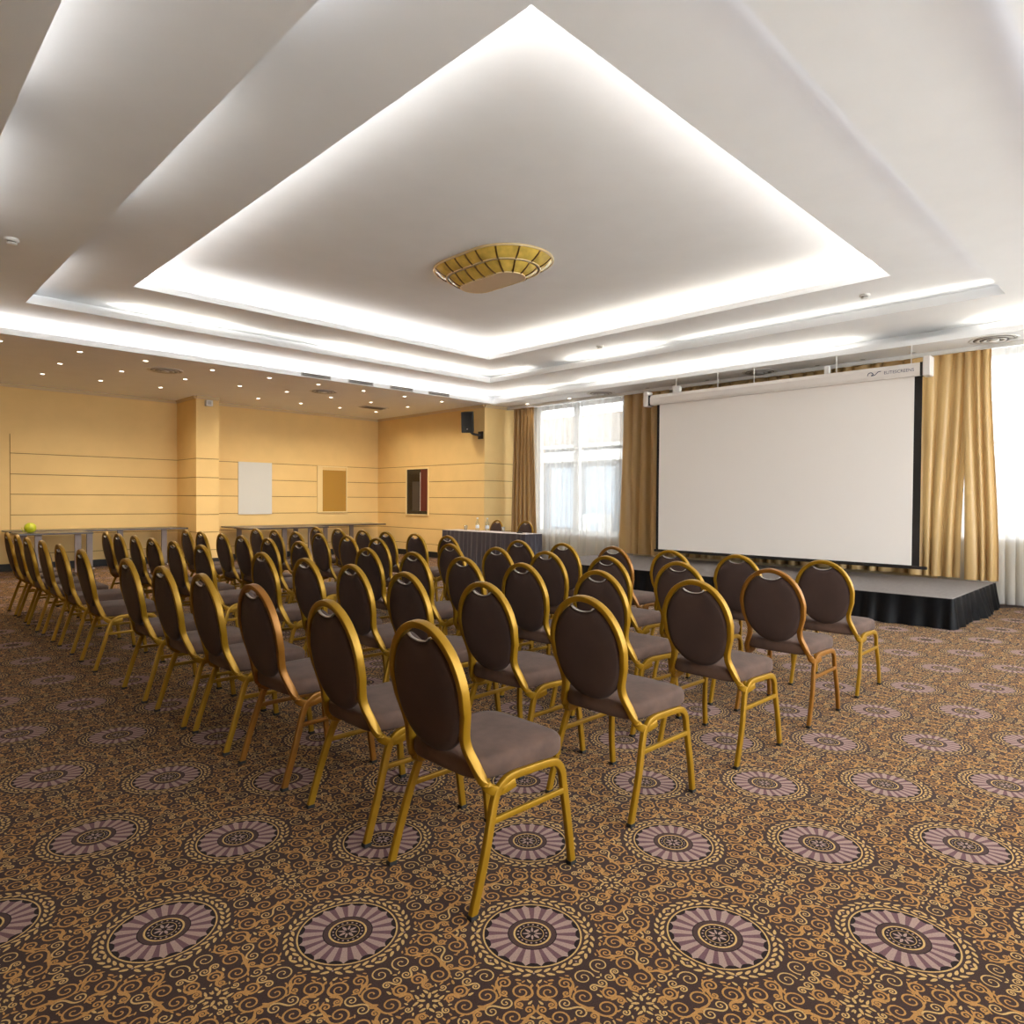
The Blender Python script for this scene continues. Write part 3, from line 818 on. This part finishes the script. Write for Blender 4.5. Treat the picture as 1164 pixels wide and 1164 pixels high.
# ------------------------------------------------------------------ side tables
def side_table(x0, x1, y0, y1, legs, lb, grp):
    r = empty('folding_table', ((x0+x1)/2, (y0+y1)/2, 0)); tag(r, lb, 'table', grp)
    obj('tabletop', rel(newbox(x0, x1, y0, y1, .72, .75, .004), r), M['tabletop'], r)
    for lx in legs:
        l = obj('leg', rel(newbox(lx-.05, lx+.05, (y0+y1)/2-.02, (y0+y1)/2+.02, .035, .72, .004), r), M['greymetal'], r)
        obj('foot_bar', rel(newbox(lx-.03, lx+.03, y0+.08, y1-.08, .003, .035, .005), r), M['greymetal'], l)
    return r
GT = 'dark topped tables along the ochre walls'
side_table(2.08, 3.14, 13.45, 14.15, (2.40, 2.98), 'dark table holding the green ornament, in front of the far left wall', GT)
side_table(2.08, 3.58, 14.42, 15.12, (2.35, 3.38), 'dark table against the far left wall, behind the one with the green ornament', GT)
side_table(3.60, 5.05, 14.42, 15.12, (3.90, 4.70), 'dark table against the far left wall, beside the pillar', GT)
side_table(5.85, 7.62, 13.35, 14.0, (6.15, 6.75, 7.35), 'dark table in front of the alcove wall, left of its niche', GT)
side_table(5.85, 7.70, 14.1, 14.78, (6.1, 7.4), 'dark table against the alcove wall below the pale grey panel', GT)
side_table(7.72, 9.62, 14.1, 14.78, (8.15, 8.85), 'dark table against the alcove wall reaching the far corner', GT)
gv = empty('green_ornament', (2.28, 13.75, .7505)); tag(gv, 'round yellow-green ornament on the far left dark table', 'ornament')
bm = bmesh.new(); lathe(bm, [(0, .002), (.04, .002), (.075, .03), (.09, .08), (.075, .135), (.035, .165), (0, .168)]); obj('ball', fix(bm), M['green'], gv, True)
bm = bmesh.new(); sweep(bm, smooth_path([(-.07, .02, .008), (-.10, .03, .04), (-.11, .03, .09)], 5), (0, 1, 0), .012, .004); obj('leaf', fix(bm), M['green'], gv, True)

# ------------------------------------------------------------------ alcove wall panels
def mirror(name, axis, a0, a1, z0, z1, c, lb, fw_=.03):
    r = empty(name, (c, (a0+a1)/2, z0) if axis == 'X' else ((a0+a1)/2, c, z0)); tag(r, lb, 'mirror', 'framed mirrors on the alcove walls')
    def B(u0, u1, d0, d1, za, zb):
        return rel(newbox(c-d1, c-d0, u0, u1, za, zb) if axis == 'X' else newbox(u0, u1, c-d1, c-d0, za, zb), r)
    obj('glass', B(a0, a1, .0005, .006, z0, z1), M['mirror'], r)
    bm = bmesh.new()
    for u0, u1, za, zb in ((a0-fw_, a0, z0-fw_, z1+fw_), (a1, a1+fw_, z0-fw_, z1+fw_), (a0, a1, z0-fw_, z0), (a0, a1, z1, z1+fw_)):
        if axis == 'X': box(bm, c-.022, c-.0005, u0, u1, za, zb)
        else: box(bm, u0, u1, c-.022, c-.0005, za, zb)
    obj('frame', rel(fix(bm), r), M['frame'], r)
def wall_window(axis, a0, a1, z0, z1, c, panes, lb, name='wall_niche', cat='wall niche', fr=.03):
    r = empty(name, (c, (a0+a1)/2, z0) if axis == 'X' else ((a0+a1)/2, c, z0)); tag(r, lb, cat)
    for nm_, u0, u1, za, zb, d, m_ in panes:
        obj(nm_, rel(newbox(c-d, c-.0005, u0, u1, za, zb, .0005) if axis == 'X' else newbox(u0, u1, c-d, c-.0005, za, zb, .0005), r), m_, r)
    if fr:
        bm = bmesh.new()
        for u0, u1, za, zb in ((a0-fr, a0, z0-fr, z1+fr), (a1, a1+fr, z0-fr, z1+fr), (a0, a1, z0-fr, z0), (a0, a1, z1, z1+fr)):
            if axis == 'X': box(bm, c-.03, c-.0005, u0, u1, za, zb)
            else: box(bm, u0, u1, c-.03, c-.0005, za, zb)
        obj('frame', rel(fix(bm), r), M['frame'], r)
M['palepane'] = mat('pale_pane', srgb(214, 214, 210), .25)  # opaque panels carry the tones seen in each opening
M['ochrepane'] = mat('ochre_pane', srgb(176, 134, 60), .2)
M['darkpane'] = mat('dark_pane', srgb(38, 34, 30), .15)
wall_window('Y', 6.25, 7.02, 1.0, 2.16, 14.85, [('panel', 6.25, 7.02, 1.0, 2.16, .02, M['palepane'])], 'plain pale grey panel on the alcove wall beside the pillar', 'wall_panel', 'wall panel', 0)
wall_window('Y', 8.18, 8.94, 1.05, 2.12, 14.85, [('reveal', 8.18, 8.30, 1.05, 2.12, .012, M['frame']), ('glass', 8.30, 8.94, 1.05, 2.05, .006, M['ochrepane']), ('top_reveal', 8.30, 8.94, 2.05, 2.12, .012, M['wall'])], 'framed niche with brownish ochre panel near the alcove corner', 'wall_niche')
wall_window('X', 12.74, 13.58, 1.0, 2.08, 9.88, [('glass', 12.74, 13.58, 1.0, 2.08, .005, M['darkpane']), ('red_panel', 12.745, 13.03, 1.08, 2.07, .009, M['redwood']), ('grey_panel', 13.08, 13.36, 1.08, 1.78, .009, M['darkwall']), ('edge_strip', 13.035, 13.055, 1.08, 2.0, .010, M['ventgrey'])],
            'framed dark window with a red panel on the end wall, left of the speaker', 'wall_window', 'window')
# ------------------------------------------------------------------ loudspeaker
sp = empty('loudspeaker', (9.88, 10.90, 2.80)); tag(sp, 'black loudspeaker on a bracket high on the end wall', 'speaker')
bm = newbox(-.15, .15, -.13, .13, -.22, .22, .015); 
for v_ in bm.verts:
    if v_.co.x > 0: v_.co.y *= .72
rot = Matrix.Translation((-.28, .10, .22)) @ Matrix.Rotation(math.radians(38), 4, 'Z') @ Matrix.Rotation(math.radians(-10), 4, 'Y')
bmesh.ops.transform(bm, matrix=rot, verts=bm.verts); bd = obj('cabinet', fix(bm), M['black'], sp)
bm = newbox(-.158, -.148, -.115, .115, -.205, .205, .004); bmesh.ops.transform(bm, matrix=rot, verts=bm.verts); obj('grille', bm, M['grille'], bd)
bm = bmesh.new(); cyl(bm, (-.162, 0, -.14), .012, .012, .006, 14, axis='X'); bmesh.ops.transform(bm, matrix=rot, verts=bm.verts); obj('badge', fix(bm), M['chrome'], bd)
bm = bmesh.new(); sweep(bm, smooth_path([(-.24, .08, .02), (-.18, .05, -.03), (-.09, .01, -.05), (-.02, 0, -.05)], 4), (0, 0, 1), .05, .05)
box(bm, -.03, .002, -.07, .07, -.13, .03); obj('bracket', fix(bm), M['black'], sp)

# small white sensor on the pillar
se = empty('wall_sensor', (5.33, 14.12, 3.27)); tag(se, 'small white box sensor high on the pillar', 'sensor')
obj('housing', newbox(-.07, .07, -.09, -.001, -.06, .06, .01), M['white'], se); obj('lens', newbox(-.035, .035, -.094, -.0905, -.035, .035, .001), M['ventgrey'], se)

# ------------------------------------------------------------------ ceiling fittings
def downlight(x, y, lit, lb, grp):
    r = empty('downlight', (x, y, Z0)); tag(r, lb, 'downlight', grp)
    bm = bmesh.new(); lathe(bm, [(.030, -.001), (.044, -.006), (.047, 0)], n=20); obj('rim', fix(bm), M['white'], r, True)
    bm = bmesh.new(); cyl(bm, (0, 0, -.0035), .030, .030, .003, 18); obj('lamp', fix(bm), M['lamp'] if lit else M['lampoff'], r)
    if lit:
        L = bpy.data.lights.new('downlight_spot', 'SPOT'); L.energy = lit; L.color = (1, .86, .66); L.spot_size = math.radians(150); L.spot_blend = .9; L.shadow_soft_size = .04
        o = bpy.data.objects.new('downlight_beam', L); C.objects.link(o); o.location = (x, y, Z0-.03)
DXs = [1.52, 2.43, 3.28, 4.26, 5.21, 6.12, 7.06, 8.0, 8.95]
GD = 'lit downlights over the alcove'
rown = ['row nearest the light cove', 'middle row', 'row nearest the ochre wall']
posn = ['leftmost', 'second from left', 'third from left', 'fourth from left', 'fifth from left', 'sixth from left', 'seventh from left', 'eighth from left', 'ninth from left']
for rr_, (y, xs) in enumerate(((11.1, DXs), (12.3, DXs[1:]), (13.55, DXs[1:4]+DXs[5:]))):
    for k, x in enumerate(xs):
        downlight(x, y, 36, 'small glowing downlight in the alcove ceiling, %s, %s' % (rown[rr_], posn[k]), GD)
ys = [10.04, 8.87, 7.02, 6.48, 5.83, 5.11, 4.01, 3.38, 2.74]
nm = ['above the bronze drape', 'above the sheer curtain', 'just left of the screen casing'] + ['unlit, over the screen casing, %s from left' % s for s in ('first', 'second', 'third', 'fourth', 'fifth', 'sixth')]
for k, y in enumerate(ys):
    downlight(10.42, y, 3 if k < 2 else 0, 'small ceiling downlight along the window wall, ' + nm[k], 'downlights along the window wall')

def round_vent(x, y, lb):
    r = empty('round_vent', (x, y, Z0)); tag(r, lb, 'vent', 'round ceiling vents')
    for k, (r0, r1, z_) in enumerate(((.22, .27, -.006), (.15, .205, -.012), (.075, .135, -.018))):
        bm = bmesh.new(); lathe(bm, [(r1, 0 if k == 0 else z_+.006), (r1-.006, z_-.004), (r0, z_+.004), (r0+.008, z_+.012)], n=36); obj('ring', fix(bm), M['ventgrey'] if k else M['white'], r, True)
    bm = bmesh.new(); cyl(bm, (0, 0, -.003), .215, .215, .0025, 36); obj('throat', fix(bm), M['slot'], r)
    bm = bmesh.new(); lathe(bm, [(0, -.028), (.05, -.026), (.062, -.018), (.06, -.012), (0, -.012)], n=28); obj('hub', fix(bm), M['white'], r, True)
round_vent(3.75, 11.7, 'round ceiling vent above the left tables, among the downlights')
round_vent(6.59, 11.75, 'round ceiling vent in the middle of the alcove ceiling')
round_vent(10.35, 8.02, 'round ceiling vent left of the screen, by the sheer curtain')
round_vent(10.35, 4.88, 'round ceiling vent above the screen casing')
round_vent(10.26, 1.80, 'round ceiling vent at the right edge, above the last drape')
r = empty('ceiling_grille', (8.5, 12.95, Z0)); tag(r, 'rectangular ceiling grille near the alcove corner', 'vent')
obj('border', newbox(-.30, .30, -.16, .16, -.012, -.0005, .003), M['ventgrey'], r)
bm = bmesh.new()
for k in range(8): box(bm, -.27, .27, -.13+k*.034, -.115+k*.034, -.016, -.012)
obj('louvres', fix(bm), M['slot'], r)
for x0, x1, lb in ((5.51, 6.07, 'leftmost'), (6.41, 6.93, 'second from left'), (7.29, 7.82, 'third from left'), (8.19, 8.72, 'rightmost')):
    r = empty('slot_vent', ((x0+x1)/2, 10.58, Z0+.045)); tag(r, 'narrow slot vent on the cove lip facing the chairs, %s of four' % lb, 'vent', 'slot vents on the cove lip')
    w = (x1-x0)/2
    obj('border', newbox(-w, w, -.010, -.0005, -.035, .028, .002), M['ventgrey'], r)
    bm = bmesh.new(); box(bm, -w+.02, w-.02, -.013, -.0101, -.026, -.004); box(bm, -w+.02, w-.02, -.013, -.0101, .002, .02); obj('slots', fix(bm), M['slot'], r)
def smoke(x, y, z, lb):
    r = empty('smoke_detector', (x, y, z)); tag(r, lb, 'smoke detector', 'smoke detectors on the tiered ceiling')
    bm = bmesh.new(); lathe(bm, [(.058, 0), (.058, -.018), (.05, -.026), (0, -.026)], n=24); obj('base', fix(bm), M['white'], r, True)
    bm = bmesh.new(); lathe(bm, [(.036, -.026), (.036, -.038), (0, -.038)], n=20); obj('chamber', fix(bm), M['slot'], r, True)
    bm = bmesh.new(); lathe(bm, [(.042, -.038), (.038, -.048), (0, -.05)], n=20); obj('cap', fix(bm), M['white'], r, True)
smoke(1.10, 7.37, Z1, 'white smoke detector on the left of the tiered ceiling')
smoke(8.67, 2.80, Z2, 'white smoke detector at the right corner of the inner tray')
smoke(8.63, 6.72, Z2, 'white smoke detector near the far corner of the inner tray')

# ------------------------------------------------------------------ ceiling light
CL = (5.36, 5.74)
lamp = empty('ceiling_light', (CL[0], CL[1], Z3)); tag(lamp, 'oblong stepped ceiling light of amber glass panels with brass rims', 'ceiling light')
def stadium(hl, r, n=10):
    out = []
    for k in range(n+1):
        t = PI*k/n; out.append((r*math.cos(t), (hl-r)+r*math.sin(t)))
    for k in range(1, n//2): out.append((-r, (hl-r)*(1-4*k/n)))
    for k in range(n+1):
        t = PI+PI*k/n; out.append((r*math.cos(t), -(hl-r)+r*math.sin(t)))
    for k in range(1, n//2): out.append((r, -(hl-r)*(1-4*k/n)))
    return out
tiers = [(.76, .50, -.012), (.62, .375, -.105)], [(.59, .345, -.112), (.45, .185, -.20)]
def interp(L, u):
    n = len(L); u = (u % 1)*n; i = int(u); t = u-i; a_, b_ = L[i % n], L[(i+1) % n]
    return (a_[0]*(1-t)+b_[0]*t, a_[1]*(1-t)+b_[1]*t)
def eq(L, N=240):  # resample outline evenly
    P = L+[L[0]]; d = [0]
    for a_, b_ in zip(P, P[1:]): d.append(d[-1]+math.hypot(b_[0]-a_[0], b_[1]-a_[1]))
    out = []; j = 0
    for k in range(N):
        s = d[-1]*k/N
        while d[j+1] < s: j += 1
        t = (s-d[j])/max(d[j+1]-d[j], 1e-9); out.append((P[j][0]*(1-t)+P[j+1][0]*t, P[j][1]*(1-t)+P[j+1][1]*t))
    return out
NP = 18; NS_ = 168
for (o1, o2) in tiers:
    A_ = stadium(o1[0], o1[1], 24); B_ = stadium(o2[0], o2[1], 24)
    A2 = eq(A_, NS_)
    # matching points on the inner outline: same outline parameter
    B2 = [interp(B_, (k+.0)/len(A_)) for k in range(len(A_))]
    n = len(A_); per = n/NP
    for p_ in range(NP):
        bm = bmesh.new(); ks = [p_*per+per*q/4 for q in range(5)]; g = []
        for k in ks:
            a_, b_ = interp(A_, k/n), interp(B_, k/n); col = []
            for q in range(4):
                t = q/3; bul = .012*math.sin(PI*t)
                col.append(bm.verts.new((a_[0]*(1-t)+b_[0]*t, a_[1]*(1-t)+b_[1]*t, o1[2]*(1-t)+o2[2]*t-bul)))
            g.append(col)
        for c1, c2 in zip(g, g[1:]):
            for q in range(3): bm.faces.new((c1[q], c1[q+1], c2[q+1], c2[q]))
        obj('glass_panel', fix(bm), M['amber'], lamp, True)
        a_, b_ = interp(A_, ks[0]/n), interp(B_, ks[0]/n)
        pts = [(a_[0]*(1-t)+b_[0]*t, a_[1]*(1-t)+b_[1]*t, o1[2]*(1-t)+o2[2]*t-.012*math.sin(PI*t)-.002) for t in (0, .33, .66, 1)]
        bm = bmesh.new(); sweep(bm, pts, (0, 0, 1), .018, .012); obj('rib', fix(bm), M['bronze'], lamp, True)
def rim(hl, r, z, w, d):
    bm = bmesh.new(); sweep(bm, [(x, y, z) for x, y in eq(stadium(hl, r, 24), 96)], (0, 0, 1), w, d, closed=True); obj('rim', fix(bm), M['brass'], lamp, True)
rim(.765, .505, -.012, .022, .024); rim(.615, .37, -.106, .020, .018); rim(.455, .19, -.200, .016, .014)
bm = bmesh.new(); vv = [bm.verts.new((x, y, -.204)) for x, y in eq(stadium(.45, .185, 24), 72)]; f = bm.faces.new(vv)
rg = bmesh.ops.extrude_face_region(bm, geom=[f]); bmesh.ops.translate(bm, vec=(0, 0, .008), verts=[g_ for g_ in rg['geom'] if isinstance(g_, bmesh.types.BMVert)])
obj('bottom_plate', fix(bm), M['diffuser'], lamp)

# ------------------------------------------------------------------ outside
bm = newbox(11.3, 60, -1.2, 50, -.75, -.65); tag(obj('ground_outside', bm, M['bounce_ground']), kind='structure')
bm = newbox(-30, 60, -40, -1.45, -.75, -.65); tag(obj('bounce_terrace', bm, mat('bounce_paving', srgb(206, 204, 200), .9, noise=.03, nscale=2)), kind='structure')  # unseen paving added to bounce skylight up onto the ceiling
b = empty('building', (17.3, 12, -.5)); tag(b, 'grey building with a pale upper storey seen through the sheer curtain', 'building')
obj('ground_storey', rel(newbox(17.3, 24, 4, 26, -.5, 2.62), b), M['facade'], b)
obj('canopy', rel(newbox(16.9, 24, 3.8, 26.2, 2.62, 2.95, .02), b), M['facadewhite'], b)
obj('upper_wall', rel(newbox(17.6, 24, 4, 26, 3.18, 4.2), b), M['facadepale'], b)
obj('ledge', rel(newbox(17.1, 24, 3.9, 26.1, 3.08, 3.18, .01), b), M['facadewhite'], b)
obj('recess_band', rel(newbox(17.5, 24, 4, 26, 2.95, 3.08), b), M['facade'], b)
for k in range(8):
    y = 8.3+k*1.5; w_ = obj('window', rel(newbox(17.24, 17.3, y, y+1.15, .45, 2.45), b), M['facadeglass'], b)
o = empty('utility_box', (16.6, 12.95, -.5)); tag(o, 'white utility cabinet standing outside the left window', 'box')
obj('cabinet', newbox(-.3, .3, -.35, .35, 0, 1.42, .02), M['facadewhite'], o); obj('door_panel', newbox(-.305, -.3005, -.28, .05, .9, 1.2), M['facadeglass'], o)

# ------------------------------------------------------------------ daylight
w = bpy.data.worlds.new('overcast_sky'); scene.world = w; w.use_nodes = True
n = w.node_tree.nodes; l = w.node_tree.links
bg = n['Background']; bg.inputs[0].default_value = (.96, .985, 1, 1); bg.inputs[1].default_value = 9.0
def portal(y0, y1, z0, z1):
    L = bpy.data.lights.new('portal', 'AREA'); L.shape = 'RECTANGLE'; L.size = z1-z0; L.size_y = y1-y0
    L.cycles.is_portal = True
    o = bpy.data.objects.new('window_portal', L); C.objects.link(o)
    o.location = (11.26, (y0+y1)/2, (z0+z1)/2); o.rotation_euler = (0, PI/2, 0)
def portal_y(x0, x1, z0, z1):
    L = bpy.data.lights.new('portal', 'AREA'); L.shape = 'RECTANGLE'; L.size = x1-x0; L.size_y = z1-z0
    L.cycles.is_portal = True
    o = bpy.data.objects.new('window_portal', L); C.objects.link(o)
    o.location = ((x0+x1)/2, YE-.24, (z0+z1)/2); o.rotation_euler = (PI/2, 0, 0)
for k, (x0, x1) in enumerate(((2.9, 5.9), (6.5, 9.6), (.6, 2.3))):  # unseen right-wall windows, added to brighten the room with daylight
    portal_y(x0, x1, .6, 3.4)
    bm = bmesh.new()
    for a, b, c_, d in ((x0, x0+.06, .6, 3.4), (x1-.06, x1, .6, 3.4), (x0+.06, x1-.06, .6, .66), (x0+.06, x1-.06, 3.34, 3.4), ((x0+x1)/2-.04, (x0+x1)/2+.04, .66, 3.34)):
        box(bm, a, b, YE-.14, YE-.07, c_, d)
    o = tag(obj('window_%d' % (k+3), fix(bm), M['whiteframe']), kind='structure')
    obj('pane', newbox(x0+.03, x1-.03, YE-.11, YE-.102, .63, 3.37), M['pane'], o)
portal(7.95, 10.3, .66, 3.4); portal(-1.0, 2.75, .9, 3.4)
